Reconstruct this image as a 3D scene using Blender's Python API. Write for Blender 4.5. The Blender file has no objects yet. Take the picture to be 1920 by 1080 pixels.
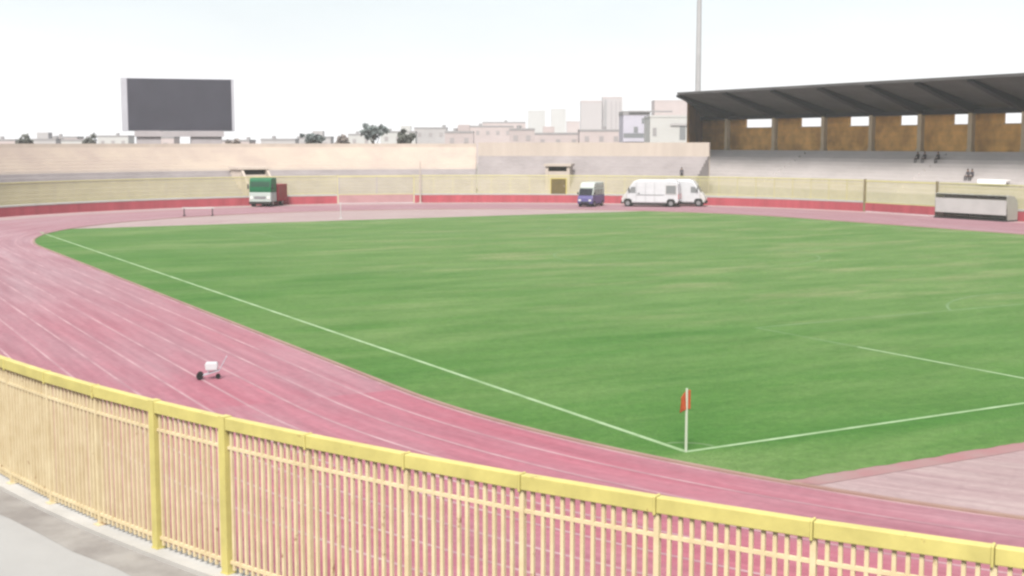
import bpy, bmesh, math, random
from mathutils import Vector, Matrix, noise
random.seed(7)
R = math.radians
sc = bpy.context.scene
COL = sc.collection

# ------------------------------------------------------------------ camera constants (metres; pitch corner at 0,0)
CAM = Vector((-19.67, -25.99, 7.8)); YAW = 0.512; F = 2433.0; HY = 268.5
NC, NR = Vector((35.1, 11.26)), 52.0          # near bend: centre, inner face of the perimeter wall
FC, FR = Vector((35.1, 79.0)), 54.0           # far bend
TI, TFY = 38.0, 76.8                          # inner edge of the track, far bend centre of the track

def ray_dir(px):
    u = (px - 960) / F
    return Vector((math.sin(YAW) + u * math.cos(YAW), math.cos(YAW) - u * math.sin(YAW)))
def at_depth(px, d):
    v = ray_dir(px) * d
    return Vector((CAM.x + v.x, CAM.y + v.y))
def at_x(px, X):
    v = ray_dir(px); t = (X - CAM.x) / v.x
    return Vector((X, CAM.y + v.y * t)), t
def zof(y, depth):
    return CAM.z + (HY - y) * depth / F
def on_far_bend(px, d):
    v = ray_dir(px); o = Vector((CAM.x, CAM.y)) - FC
    a, b, c = v.dot(v), 2 * o.dot(v), o.dot(o) - (FR + d) ** 2
    t = (-b + math.sqrt(b * b - 4 * a * c)) / (2 * a)
    p = Vector((CAM.x, CAM.y)) + v * t
    return p, t, math.degrees(math.atan2(p.y - FC.y, p.x - FC.x))

# ------------------------------------------------------------------ materials
def mat(name, col, rough=.8, var=.0, scale=1., col2=None, bump=0., bscale=20., spec=.3, metal=0., detail=4., zs=None, specks=None):
    m = bpy.data.materials.new(name); m.use_nodes = True
    nt = m.node_tree; b = nt.nodes['Principled BSDF']
    b.inputs['Roughness'].default_value = rough; b.inputs['Metallic'].default_value = metal
    b.inputs['Specular IOR Level'].default_value = spec
    c1 = (*col, 1)
    if col2 is None: col2 = tuple(max(0, x * (1 - var)) for x in col)
    if var or col2 != tuple(col):
        tc = nt.nodes.new('ShaderNodeTexCoord'); n = nt.nodes.new('ShaderNodeTexNoise')
        n.inputs['Scale'].default_value = scale; n.inputs['Detail'].default_value = detail
        n.inputs['Roughness'].default_value = .65
        if zs is None: nt.links.new(tc.outputs['Object'], n.inputs['Vector'])
        else:
            mp = nt.nodes.new('ShaderNodeMapping'); mp.inputs['Scale'].default_value = (1, 1, zs)
            nt.links.new(tc.outputs['Object'], mp.inputs['Vector']); nt.links.new(mp.outputs['Vector'], n.inputs['Vector'])
        r = nt.nodes.new('ShaderNodeValToRGB')
        r.color_ramp.elements[0].position = .36; r.color_ramp.elements[1].position = .66
        r.color_ramp.elements[0].color = (*col2, 1); r.color_ramp.elements[1].color = c1
        nt.links.new(n.outputs['Fac'], r.inputs['Fac']); out = r.outputs['Color']
        if specks:
            n2 = nt.nodes.new('ShaderNodeTexNoise'); n2.inputs['Scale'].default_value = specks[0]; n2.inputs['Detail'].default_value = 6; n2.inputs['Roughness'].default_value = .7
            nt.links.new(tc.outputs['Object'], n2.inputs['Vector'])
            r2 = nt.nodes.new('ShaderNodeValToRGB'); r2.color_ramp.elements[0].position = specks[1]; r2.color_ramp.elements[1].position = specks[1]+.06
            nt.links.new(n2.outputs['Fac'], r2.inputs['Fac'])
            x2 = nt.nodes.new('ShaderNodeMix'); x2.data_type = 'RGBA'; x2.inputs[7].default_value = (*specks[2], 1)
            nt.links.new(r2.outputs['Color'], x2.inputs[0]); nt.links.new(out, x2.inputs[6]); out = x2.outputs[2]
        nt.links.new(out, b.inputs['Base Color'])
    else:
        b.inputs['Base Color'].default_value = c1
    if bump:
        tc = nt.nodes.new('ShaderNodeTexCoord'); n = nt.nodes.new('ShaderNodeTexNoise')
        n.inputs['Scale'].default_value = bscale; n.inputs['Detail'].default_value = 5
        nt.links.new(tc.outputs['Object'], n.inputs['Vector'])
        bp = nt.nodes.new('ShaderNodeBump'); bp.inputs['Strength'].default_value = bump; bp.inputs['Distance'].default_value = .02
        nt.links.new(n.outputs['Fac'], bp.inputs['Height']); nt.links.new(bp.outputs['Normal'], b.inputs['Normal'])
    return m

def grass_mat():
    m = bpy.data.materials.new('turf'); m.use_nodes = True; nt = m.node_tree; N, L = nt.nodes, nt.links
    b = N['Principled BSDF']; b.inputs['Roughness'].default_value = .95; b.inputs['Specular IOR Level'].default_value = .12
    tc = N.new('ShaderNodeTexCoord')
    def nz(sx, sy, rot, detail, rough=.6):
        mp = N.new('ShaderNodeMapping'); mp.inputs['Rotation'].default_value = (0, 0, rot); mp.inputs['Scale'].default_value = (sx, sy, 1)
        n = N.new('ShaderNodeTexNoise'); n.inputs['Scale'].default_value = 1; n.inputs['Detail'].default_value = detail; n.inputs['Roughness'].default_value = rough
        L.new(tc.outputs['Object'], mp.inputs['Vector']); L.new(mp.outputs['Vector'], n.inputs['Vector']); return n.outputs['Fac']
    def ramp(f, stops):
        r = N.new('ShaderNodeValToRGB'); e = r.color_ramp.elements
        while len(e) < len(stops): e.new(.5)
        for k, (p, c) in enumerate(stops): e[k].position = p; e[k].color = (*c, 1)
        L.new(f, r.inputs['Fac']); return r.outputs['Color']
    def mix(kind, fac, a, c):
        x = N.new('ShaderNodeMix'); x.data_type = 'RGBA'; x.blend_type = kind
        if isinstance(fac, float): x.inputs[0].default_value = fac
        else: L.new(fac, x.inputs[0])
        for s, i in ((a, 6), (c, 7)):
            if isinstance(s, tuple): x.inputs[i].default_value = (*s, 1)
            else: L.new(s, x.inputs[i])
        return x.outputs[2]
    base = ramp(nz(.055, .13, .5, 5), [(.34, G1), (.52, G2), (.68, G3)])
    streak = ramp(nz(.07, .34, .5, 6, .6), [(.42, (0, 0, 0)), (.64, (1, 1, 1))])
    c = mix('MIX', streak, base, G3)
    c = mix('MIX', .5, base, c)
    worn = ramp(nz(.085, .26, .42, 7, .68), [(.50, (0, 0, 0)), (.70, (1, 1, 1))])
    sp = N.new('ShaderNodeSeparateXYZ'); L.new(tc.outputs['Object'], sp.inputs[0])
    def rng_(sock, a, b_):                                     # turf more worn and paler off the near edges; grazing sheen painted in
        q = N.new('ShaderNodeMapRange'); q.interpolation_type = 'SMOOTHSTEP'; q.inputs['From Min'].default_value = a; q.inputs['From Max'].default_value = b_
        L.new(sock, q.inputs['Value']); return q.outputs[0]
    def mul(a, b_):
        q = N.new('ShaderNodeMath'); q.operation = 'MULTIPLY'; L.new(a, q.inputs[0]); L.new(b_, q.inputs[1]); return q.outputs[0]
    sheen_wear = mul(rng_(sp.outputs['X'], 1, 24), rng_(sp.outputs['Y'], -3, 30))
    c = mix('MIX', mul(sheen_wear, ramp(nz(.05, .10, .2, 4), [(.25, (.35, .35, .35)), (.7, (.8, .8, .8))])), c, G3)
    c = mix('MIX', mul(mul(worn, sheen_wear), rng_(sp.outputs['Y'], -900, 100)), c, G4)
    dark = ramp(nz(.16, .5, .5, 6, .7), [(.32, (.70, .82, .68)), (.64, (1.16, 1.12, 1.16))])
    c = mix('MULTIPLY', .85, c, dark)
    fine = ramp(nz(3.2, 3.2, 0, 4), [(.3, (.84, .86, .84)), (.7, (1.14, 1.12, 1.14))])
    c = mix('MULTIPLY', 1., c, fine)
    blade = ramp(nz(13, 13, 0, 3, .7), [(.3, (.72, .78, .70)), (.7, (1.26, 1.2, 1.28))])
    c = mix('MULTIPLY', 1., c, blade)
    L.new(c, b.inputs['Base Color'])
    bp = N.new('ShaderNodeBump'); bp.inputs['Strength'].default_value = .5; bp.inputs['Distance'].default_value = .05
    L.new(nz(9, 9, 0, 4), bp.inputs['Height']); L.new(bp.outputs['Normal'], b.inputs['Normal'])
    return m

def track_mat(name, a, c, d, pale=None, spec=.25):
    """rubber track: stripes of wear that run along the lanes (UV: metres along, metres across)"""
    m = bpy.data.materials.new(name); m.use_nodes = True; nt = m.node_tree; N, L = nt.nodes, nt.links
    b = N['Principled BSDF']; b.inputs['Roughness'].default_value = .8; b.inputs['Specular IOR Level'].default_value = spec
    uv = N.new('ShaderNodeUVMap'); uv.uv_map = 'lane'
    def nz(sx, sy, detail, rough=.65):
        mp = N.new('ShaderNodeMapping'); mp.inputs['Scale'].default_value = (sx, sy, 1)
        n = N.new('ShaderNodeTexNoise'); n.inputs['Scale'].default_value = 1; n.inputs['Detail'].default_value = detail; n.inputs['Roughness'].default_value = rough
        L.new(uv.outputs['UV'], mp.inputs['Vector']); L.new(mp.outputs['Vector'], n.inputs['Vector']); return n.outputs['Fac']
    def ramp(f, stops):
        r = N.new('ShaderNodeValToRGB'); e = r.color_ramp.elements
        while len(e) < len(stops): e.new(.5)
        for k, (p, q) in enumerate(stops): e[k].position = p; e[k].color = (*q, 1)
        L.new(f, r.inputs['Fac']); return r.outputs['Color']
    def mix(kind, fac, s, t):
        x = N.new('ShaderNodeMix'); x.data_type = 'RGBA'; x.blend_type = kind
        if isinstance(fac, float): x.inputs[0].default_value = fac
        else: L.new(fac, x.inputs[0])
        L.new(s, x.inputs[6]); L.new(t, x.inputs[7]); return x.outputs[2]
    base = ramp(nz(.05, .28, 6), [(.36, a), (.52, c), (.66, d)])
    st = ramp(nz(.09, 1.9, 6, .7), [(.3, (.80, .74, .76)), (.68, (1.18, 1.24, 1.2))])
    if pale:  # paler along Y: distance haze put into the colour, with surface fading
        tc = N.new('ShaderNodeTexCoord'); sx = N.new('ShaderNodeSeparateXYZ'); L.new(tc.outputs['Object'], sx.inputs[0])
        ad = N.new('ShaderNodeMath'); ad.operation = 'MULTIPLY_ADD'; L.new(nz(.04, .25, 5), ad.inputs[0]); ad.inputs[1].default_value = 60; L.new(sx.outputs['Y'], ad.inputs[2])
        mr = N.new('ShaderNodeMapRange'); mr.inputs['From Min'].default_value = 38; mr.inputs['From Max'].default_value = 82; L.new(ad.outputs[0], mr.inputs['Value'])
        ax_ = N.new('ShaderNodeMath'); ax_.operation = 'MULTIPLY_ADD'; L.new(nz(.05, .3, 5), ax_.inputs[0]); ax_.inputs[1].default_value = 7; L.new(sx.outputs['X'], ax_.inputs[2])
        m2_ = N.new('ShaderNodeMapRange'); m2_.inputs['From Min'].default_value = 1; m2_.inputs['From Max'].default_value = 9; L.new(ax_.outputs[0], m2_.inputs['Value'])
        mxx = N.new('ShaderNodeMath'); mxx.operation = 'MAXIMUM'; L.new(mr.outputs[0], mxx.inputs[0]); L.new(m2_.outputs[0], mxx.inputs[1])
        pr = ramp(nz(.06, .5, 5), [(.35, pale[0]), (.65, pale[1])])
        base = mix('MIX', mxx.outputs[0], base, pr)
    col = mix('MULTIPLY', .9, base, st)
    fine = ramp(nz(2.5, 4, 4), [(.3, (.9, .88, .89)), (.7, (1.1, 1.1, 1.1))])
    col = mix('MULTIPLY', 1., col, fine)
    L.new(col, b.inputs['Base Color'])
    bp = N.new('ShaderNodeBump'); bp.inputs['Strength'].default_value = .25; bp.inputs['Distance'].default_value = .01
    L.new(nz(14, 14, 4), bp.inputs['Height']); L.new(bp.outputs['Normal'], b.inputs['Normal'])
    return m

def brick_mat(name, c1, c2, mortar, scale=1., bw=.5, rh=.25, ms=.02):
    m = bpy.data.materials.new(name); m.use_nodes = True; nt = m.node_tree; N, L = nt.nodes, nt.links
    b = N['Principled BSDF']; b.inputs['Roughness'].default_value = .9
    tc = N.new('ShaderNodeTexCoord'); mp = N.new('ShaderNodeMapping'); mp.inputs['Rotation'].default_value = (R(90), 0, R(90))
    br = N.new('ShaderNodeTexBrick'); br.inputs['Scale'].default_value = scale; br.inputs['Brick Width'].default_value = bw; br.inputs['Row Height'].default_value = rh
    br.inputs['Mortar Size'].default_value = ms
    for k, q in (('Color1', c1), ('Color2', c2), ('Mortar', mortar)): br.inputs[k].default_value = (*q, 1)
    L.new(tc.outputs['Object'], mp.inputs['Vector']); L.new(mp.outputs['Vector'], br.inputs['Vector'])
    n = N.new('ShaderNodeTexNoise'); n.inputs['Scale'].default_value = .6; n.inputs['Detail'].default_value = 5
    L.new(tc.outputs['Object'], n.inputs['Vector'])
    r = N.new('ShaderNodeValToRGB'); r.color_ramp.elements[0].color = (.65, .6, .55, 1); r.color_ramp.elements[1].color = (1.25, 1.2, 1.15, 1)
    r.color_ramp.elements[0].position = .3; r.color_ramp.elements[1].position = .7
    L.new(n.outputs['Fac'], r.inputs['Fac'])
    x = N.new('ShaderNodeMix'); x.data_type = 'RGBA'; x.blend_type = 'MULTIPLY'; x.inputs[0].default_value = 1
    L.new(br.outputs['Color'], x.inputs[6]); L.new(r.outputs['Color'], x.inputs[7]); L.new(x.outputs[2], b.inputs['Base Color'])
    return m

G1, G2, G3, G4 = (.037, .108, .020), (.054, .121, .027), (.094, .150, .050), (.140, .165, .074)
M = {}
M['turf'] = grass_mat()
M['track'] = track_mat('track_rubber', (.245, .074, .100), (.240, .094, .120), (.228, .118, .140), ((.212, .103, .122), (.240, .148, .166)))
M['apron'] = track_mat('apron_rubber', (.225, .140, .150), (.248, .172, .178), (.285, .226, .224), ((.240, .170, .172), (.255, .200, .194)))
M['edge'] = mat('edge_red', (.225, .105, .110), .9, col2=(.215, .145, .140), scale=.5)
M['line'] = mat('lane_paint', (.34, .215, .23), .8, col2=(.225, .115, .135), scale=.35)
M['outline'] = mat('edge_paint', (.38, .255, .27), .8, col2=(.30, .17, .185), scale=.12)
M['palestrip'] = mat('pale_screed', (.30, .265, .255), .9, col2=(.25, .205, .205), scale=.7)
M['pline'] = mat('pitch_chalk', (.25, .33, .20), .95, col2=(.14, .22, .10), scale=.5)
M['pfaint'] = mat('worn_chalk', (.115, .185, .085), .95, col2=(.075, .135, .045), scale=.4)
M['kerb'] = mat('kerb_metal', (.24, .165, .13), .75, col2=(.20, .115, .10), scale=.3)
M['walk'] = mat('walkway_concrete', (.275, .268, .26), .9, .10, .5, bump=.2, bscale=9)
M['kerbband'] = mat('gutter_band', (.235, .22, .205), .95, col2=(.165, .15, .14), scale=1.1, bump=.4)
M['ground'] = mat('dusty_ground', (.24, .215, .19), .95, .2, .04, detail=8)
M['cap'] = mat('cap_concrete', (.36, .345, .325), .9, .15, .9, bump=.2)
M['redwall'] = mat('wall_red', (.33, .066, .082), .8, .26, .7, zs=.12)
M['pinkwall'] = mat('wall_pink', (.33, .19, .195), .85, .15, .5)
M['yellow'] = mat('fence_yellow', (.43, .36, .085), .55, .16, 1.6, spec=.4)
M['yellow2'] = mat('fence_rail_yellow', (.46, .40, .135), .5, .20, 1.7, spec=.4, detail=7, specks=(4.3, .645, (.20, .105, .045)))
M['yellow3'] = mat('fence_bar_yellow', (.53, .445, .285), .6, col2=(.45, .36, .215), scale=2.6, spec=.3, detail=8, specks=(3.1, .64, (.20, .10, .045)))
M['yellowfar'] = mat('fence_faded_yellow', (.42, .385, .205), .7, .12, .6)
M['yellowfar2'] = mat('fence_faded_rail', (.44, .41, .20), .7, .12, .6)
M['seatconc'] = mat('seating_concrete', (.42, .385, .375), .9, .12, .25, bump=.1, bscale=3)
M['conc'] = mat('stand_concrete', (.30, .27, .27), .9, .16, .35, bump=.1, bscale=3)
M['beige'] = mat('stand_beige', (.445, .38, .325), .9, col2=(.39, .325, .29), scale=.22, zs=.3, bump=.1, bscale=3)
M['beige2'] = mat('parapet_beige', (.37, .315, .275), .9, .12, .5, zs=.12)
M['roofdark'] = mat('roof_metal', (.082, .077, .076), .7, .35, .35)
M['beam'] = mat('roof_beam_steel', (.006, .006, .009), .7)
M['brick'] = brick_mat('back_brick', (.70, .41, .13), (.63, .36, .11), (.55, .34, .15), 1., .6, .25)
M['shadedbrick'] = brick_mat('end_brick_shade', (.20, .10, .025), (.17, .09, .025), (.15, .09, .04), 1., .6, .25)  # darker copy of the back brick, end-wall shade put into its colour
M['column'] = mat('column_plaster', (.50, .40, .28), .85, .2, .5)
M['steel'] = mat('mast_steel', (.30, .295, .30), .5, .12, .4, spec=.5)
M['screen'] = mat('screen_black', (.038, .037, .050), .5, .2, .25, spec=.3)
M['frame'] = mat('screen_frame', (.34, .335, .37), .5, .1, .5)
M['pedestal'] = mat('screen_pedestal', (.30, .272, .28), .85, .12, .5)
M['dark'] = mat('recess_shade', (.02, .017, .014), .9)
M['postbrown'] = mat('post_brown', (.19, .16, .085), .8, .2, 1.)
M['rust'] = mat('brown_door', (.105, .080, .030), .7, .25, 1.)
M['white'] = mat('white_paint', (.42, .425, .44), .3, .10, .9, spec=.5)
M['whitedim'] = mat('white_panel', (.38, .37, .36), .5, .1, .7)
M['glass'] = mat('dark_glass', (.03, .035, .04), .08, spec=.8)
M['tyre'] = mat('tyre_rubber', (.012, .012, .012), .85)
M['rim'] = mat('rim_steel', (.25, .25, .26), .35, metal=.6)
M['under'] = mat('chassis_black', (.018, .016, .016), .8)
M['purple'] = mat('minibus_blue', (.062, .052, .150), .35, spec=.5)
M['whitegreen'] = mat('minibus_pale', (.33, .36, .335), .45, .1, .8, spec=.4)
M['green'] = mat('cab_green', (.002, .092, .034), .5, .2, 1., spec=.3)
M['redside'] = mat('bed_red', (.22, .012, .026), .5, .3, 1.2)
M['grille'] = mat('front_pale', (.32, .36, .34), .5, .1, 1.)
M['glassdull'] = mat('dull_glass', (.012, .012, .018), .5, spec=.15)
M['glassgreen'] = mat('green_glass', (.003, .034, .016), .45, spec=.25)
M['lamp'] = mat('lamp_lens', (.5, .5, .48), .1, spec=.8)
M['lampred'] = mat('tail_lens', (.3, .01, .01), .2, spec=.6)
M['plastic'] = mat('shelter_panel', (.46, .46, .41), .35, .1, .6, spec=.5)
M['plastic'].node_tree.nodes['Principled BSDF'].inputs['Transmission Weight'].default_value = .55
M['tablewhite'] = mat('table_white', (.78, .77, .77), .5)
M['seat'] = mat('shelter_seat', (.36, .33, .36), .6, .1, 2.)
M['flag'] = mat('flag_red', (.36, .072, .026), .85, .2, 4.)
M['polewhite'] = mat('pole_white', (.34, .38, .30), .5)
M['skin'] = mat('skin', (.22, .12, .075), .6)
M['clothdark'] = mat('cloth_dark', (.018, .016, .018), .9)
M['clothgrey'] = mat('cloth_grey', (.055, .05, .058), .9)
M['hair'] = mat('hair_dark', (.01, .009, .008), .7)
M['leafdark'] = mat('leaf_dark', (.095, .098, .082), .8, .4, 1.4)  # leaf tones lightened so that distance haze sits in the colour
M['leafblue'] = mat('leaf_bluegreen', (.130, .152, .146), .8, .35, 1.2)
M['leafbrown'] = mat('leaf_brown', (.19, .16, .142), .85, .35, 1.2)
M['bark'] = mat('bark', (.09, .07, .055), .95, .3, 3.)
M['pinkhouse'] = mat('plaster_pink', (.36, .305, .298), .9, .1, .15)  # town tones lightened, far haze put into plaster and windows
M['greyhouse'] = mat('plaster_grey', (.31, .295, .295), .9, .1, .15)
M['mauvehouse'] = mat('plaster_mauve', (.33, .28, .275), .9, .1, .15)
M['palehouse'] = mat('plaster_pale', (.36, .355, .345), .9, .08, .15)
M['lilac'] = mat('plaster_lilac', (.35, .335, .385), .9, .08, .2)
M['roofgrey'] = mat('roof_grey', (.22, .21, .212), .9, .15, .4)
M['tower'] = mat('tower_facade', (.315, .29, .29), .9, .06, .05)
M['towershade'] = mat('tower_strip', (.24, .215, .22), .9)
M['winpale'] = mat('window_pale', (.235, .215, .215), .4)
M['window'] = mat('window_dark', (.15, .155, .16), .2, spec=.5)

# ------------------------------------------------------------------ mesh helpers
class MB:
    def __init__(s): s.v, s.f, s.m = [], [], []
    def quad(s, a, b, c, d, mi=0):
        n = len(s.v); s.v += [tuple(a), tuple(b), tuple(c), tuple(d)]; s.f.append((n, n+1, n+2, n+3)); s.m.append(mi)
    def poly(s, pts, mi=0):
        n = len(s.v); s.v += [tuple(p) for p in pts]; s.f.append(tuple(range(n, n+len(pts)))); s.m.append(mi)
    def box(s, x0, y0, z0, x1, y1, z1, mat=None, mi=0):
        n = len(s.v)
        c = [(x0,y0,z0),(x1,y0,z0),(x1,y1,z0),(x0,y1,z0),(x0,y0,z1),(x1,y0,z1),(x1,y1,z1),(x0,y1,z1)]
        s.v += [tuple(mat @ Vector(p)) if mat else p for p in c]
        for q in ((0,3,2,1),(4,5,6,7),(0,1,5,4),(1,2,6,5),(2,3,7,6),(3,0,4,7)):
            s.f.append(tuple(n+i for i in q)); s.m.append(mi)
    def prism(s, pts, a, b, axis='y', mat=None, mi=0):
        """outline pts (2D) extruded from a to b along axis: y -> (x,z) outline; z -> (x,y) outline"""
        n = len(s.v); k = len(pts)
        P = (lambda p, t: (p[0], t, p[1])) if axis == 'y' else ((lambda p, t: (p[0], p[1], t)) if axis == 'z' else (lambda p, t: (t, p[0], p[1])))
        for t in (a, b):
            for p in pts:
                q = P(p, t); s.v.append(tuple(mat @ Vector(q)) if mat else q)
        s.f.append(tuple(range(n, n+k))[::-1]); s.m.append(mi)
        s.f.append(tuple(range(n+k, n+2*k))); s.m.append(mi)
        for i in range(k):
            j = (i+1) % k; s.f.append((n+i, n+j, n+k+j, n+k+i)); s.m.append(mi)
    def tube(s, a, b, r0, r1=None, seg=10, mi=0):
        a, b = Vector(a), Vector(b); r1 = r0 if r1 is None else r1
        d = (b-a).normalized(); u = d.orthogonal().normalized(); w = d.cross(u); n = len(s.v)
        for p, r in ((a, r0), (b, r1)):
            for i in range(seg):
                t = 2*math.pi*i/seg; s.v.append(tuple(p + u*math.cos(t)*r + w*math.sin(t)*r))
        for i in range(seg):
            j = (i+1) % seg; s.f.append((n+i, n+j, n+seg+j, n+seg+i)); s.m.append(mi)
        s.f.append(tuple(n+i for i in range(seg))[::-1]); s.f.append(tuple(n+seg+i for i in range(seg))); s.m += [mi, mi]
    def build(s, name, mats, parent=None, bevel=0, smooth=False):
        me = bpy.data.meshes.new(name); me.from_pydata(s.v, [], s.f)
        for m_ in (mats if isinstance(mats, list) else [mats]): me.materials.append(m_)
        me.polygons.foreach_set('material_index', s.m)
        bm = bmesh.new(); bm.from_mesh(me); bmesh.ops.recalc_face_normals(bm, faces=bm.faces); bm.to_mesh(me); bm.free()
        if smooth: me.polygons.foreach_set('use_smooth', [True]*len(me.polygons))
        me.update()
        o = bpy.data.objects.new(name, me); COL.objects.link(o)
        if parent: o.parent = parent
        if bevel:
            bv = o.modifiers.new('edge', 'BEVEL'); bv.width = bevel; bv.segments = 2; bv.limit_method = 'ANGLE'
        return o

def tag(o, label=None, cat=None, group=None, kind=None):
    for k, v in (('label', label), ('category', cat), ('group', group), ('kind', kind)):
        if v: o[k] = v
    return o
def empty(name, loc, rz=0, label=None, cat=None, group=None):
    o = bpy.data.objects.new(name, None); COL.objects.link(o); o.location = loc; o.rotation_euler = (0, 0, rz); o.empty_display_size = .3
    return tag(o, label, cat, group)
def struct(o): o['kind'] = 'structure'; return o

# ------------------------------------------------------------------ the oval: ring points at offset d outside the wall face
NA, FA = 128, 128
def near_pt(deg, d): return Vector((NC.x + (NR+d)*math.cos(R(deg)), NC.y + (NR+d)*math.sin(R(deg))))
def far_pt(deg, d): return Vector((FC.x + (FR+d)*math.cos(R(deg)), FC.y + (FR+d)*math.sin(R(deg))))
def ring(d):
    """near bend 180->360, right straight, far bend 0->180, left straight back (closed)"""
    p = [near_pt(180 + 180*i/NA, d) for i in range(NA+1)]
    a, b = p[-1], far_pt(0, d)
    p += [a.lerp(b, i/24) for i in range(1, 24)]
    p += [far_pt(180*i/FA, d) for i in range(FA+1)]
    a, b = p[-1], p[0]
    p += [a.lerp(b, i/24) for i in range(1, 24)]
    return p
def track_ring(r):
    p = [Vector((NC.x + r*math.cos(R(a)), NC.y + r*math.sin(R(a)))) for a in [180 + 180*i/NA for i in range(NA+1)]]
    b = Vector((NC.x + r, TFY)); a = p[-1]
    p += [a.lerp(b, i/24) for i in range(1, 24)]
    p += [Vector((NC.x + r*math.cos(R(a)), TFY + r*math.sin(R(a)))) for a in [180*i/FA for i in range(FA+1)]]
    a, b = p[-1], p[0]
    p += [a.lerp(b, i/24) for i in range(1, 24)]
    return p
def strip(mb, P, Q, zp, zq, closed=True, mi=0):
    n = len(P)
    for i in range(n if closed else n-1):
        j = (i+1) % n
        mb.quad((*P[i], zp), (*P[j], zp), (*Q[j], zq), (*Q[i], zq), mi)

GZ = 1.06                                                   # level outside the wall
# ground: one sheet from the wall to the horizon
mb = MB(); P = ring(.2); O = [Vector((35, 45)) + (p - Vector((35, 45))).normalized()*5000 for p in P]
strip(mb, P, O, GZ - .006, GZ - .006); struct(mb.build('ground', M['ground']))
# walkway behind the fence, uneven darker band against the kerb
mb = MB(); strip(mb, ring(.55), ring(8), GZ, GZ); struct(mb.build('walkway', M['walk']))
mb = MB()
P, Q = ring(.30), []
for i, p in enumerate(P):
    c = NC if i <= NA else FC
    w = .85 + .5*noise.noise(Vector((p.x*.35, p.y*.35, 0))) + .35*noise.noise(Vector((p.x*1.3, p.y*1.3, 3)))
    q = ring
    Q.append(p + (p - Vector((35.1, min(max(p.y, NC.y), FC.y)))).normalized()*max(.35, w))
strip(mb, P, Q, GZ + .004, GZ + .004); struct(mb.build('gutter', M['kerbband']))

# sunken arena: apron, track, lane lines, kerb
def uv_strip(name, material, rings, z):
    """sheet between successive rings with UV 'lane' in metres along / across"""
    me = bpy.data.meshes.new(name); v, f, uv = [], [], []
    n = len(rings[0][1])
    s = [0]
    ref = rings[-1][1]
    for i in range(n): s.append(s[-1] + (ref[(i+1) % n] - ref[i]).length)
    for k in range(len(rings)-1):
        (d0, A), (d1, B) = rings[k], rings[k+1]
        for i in range(n):
            j = (i+1) % n; b0 = len(v)
            v += [(*A[i], z), (*A[j], z), (*B[j], z), (*B[i], z)]; f.append((b0+3, b0+2, b0+1, b0))
            uv += [(s[i], d1), (s[i+1], d1), (s[i+1], d0), (s[i], d0)]
    me.from_pydata(v, [], f); me.materials.append(material)
    ul = me.uv_layers.new(name='lane')
    for k, q in enumerate(uv): ul.data[k].uv = q
    me.update(); o = bpy.data.objects.new(name, me); COL.objects.link(o); return o
cen = [Vector((35.1, min(max(p.y, NC.y), FC.y)))for p in ring(0)]
wr = ring(.02)
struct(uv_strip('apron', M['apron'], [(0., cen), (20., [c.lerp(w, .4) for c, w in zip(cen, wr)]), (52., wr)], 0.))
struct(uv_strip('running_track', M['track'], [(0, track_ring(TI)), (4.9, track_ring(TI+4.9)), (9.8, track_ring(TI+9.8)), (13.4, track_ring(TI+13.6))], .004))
mb = MB()
for k in range(9):
    r = TI + .06 + 1.22*k
    strip(mb, track_ring(r - .05), track_ring(r + .05), .008, .008)
struct(mb.build('lane_lines', M['line']))
mb = MB(); q_ = lambda a, rad: Vector((NC.x + rad*math.cos(R(a)), NC.y + rad*math.sin(R(a))))
aa = [236 + i*2 for i in range(30)]; wv = [1.1 + .5*noise.noise(Vector((a*.35, 2.1, 0))) for a in aa]
strip(mb, [q_(a, TI-.25) for a in aa], [q_(a, TI-.25-w*min(1, (a-235)/9, (296-a)/9)) for a, w in zip(aa, wv)], .004, .004, False); struct(mb.build('pale_strip', M['palestrip']))
mb = MB()
A, B = track_ring(TI - .16), track_ring(TI - .02)
strip(mb, A, B, .05, .05); strip(mb, track_ring(TI-.165), A, .0, .05); strip(mb, B, track_ring(TI-.015), .05, .0)
struct(mb.build('track_kerb', M['kerb']))
# turf
Y0, Y1 = -3.32, 97.0
mb = MB(); pts = []
rr = TI - .2
def turf_edge(y):
    dy = NC.y - y if y < NC.y else (y - TFY if y > TFY else 0)
    return math.sqrt(rr*rr - dy*dy)
ys = [Y0 + (Y1-Y0)*i/120 for i in range(121)]
def rag(q, seed): return .10*noise.noise(Vector((q*.9, seed, 0))) + .09*noise.noise(Vector((q*3.1, seed, 5)))
NY = 480; ys = [Y0 + (Y1-Y0)*i/NY for i in range(NY+1)]
for i in range(NY):
    a, b = turf_edge(ys[i]), turf_edge(ys[i+1])
    mb.quad((35.1-a+rag(ys[i], 1), ys[i], .012), (35.1+a+rag(ys[i], 2), ys[i], .012), (35.1+b+rag(ys[i+1], 2), ys[i+1], .012), (35.1-b+rag(ys[i+1], 1), ys[i+1], .012))
for yb, sgn, sd_ in ((Y0, -1, 3), (Y1, 1, 4)):              # ragged ends behind the goal lines
    wv = turf_edge(yb); n_ = 260
    for i in range(n_):
        xa, xb = 35.1-wv+2*wv*i/n_, 35.1-wv+2*wv*(i+1)/n_
        ra, rb = .14+rag(xa, sd_), .14+rag(xb, sd_)
        mb.quad((xa, yb, .012), (xb, yb, .012), (xb, yb+sgn*rb, .012), (xa, yb+sgn*ra, .012))
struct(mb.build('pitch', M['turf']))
mb = MB(); w0 = turf_edge(Y0); w1 = turf_edge(Y1)
mb.quad((35.1-w0+.5, Y0-.75, .008), (35.1+w0-.5, Y0-.75, .008), (35.1+w0, Y0+.1, .008), (35.1-w0, Y0+.1, .008))
struct(mb.build('apron_edge', M['edge']))
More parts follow.
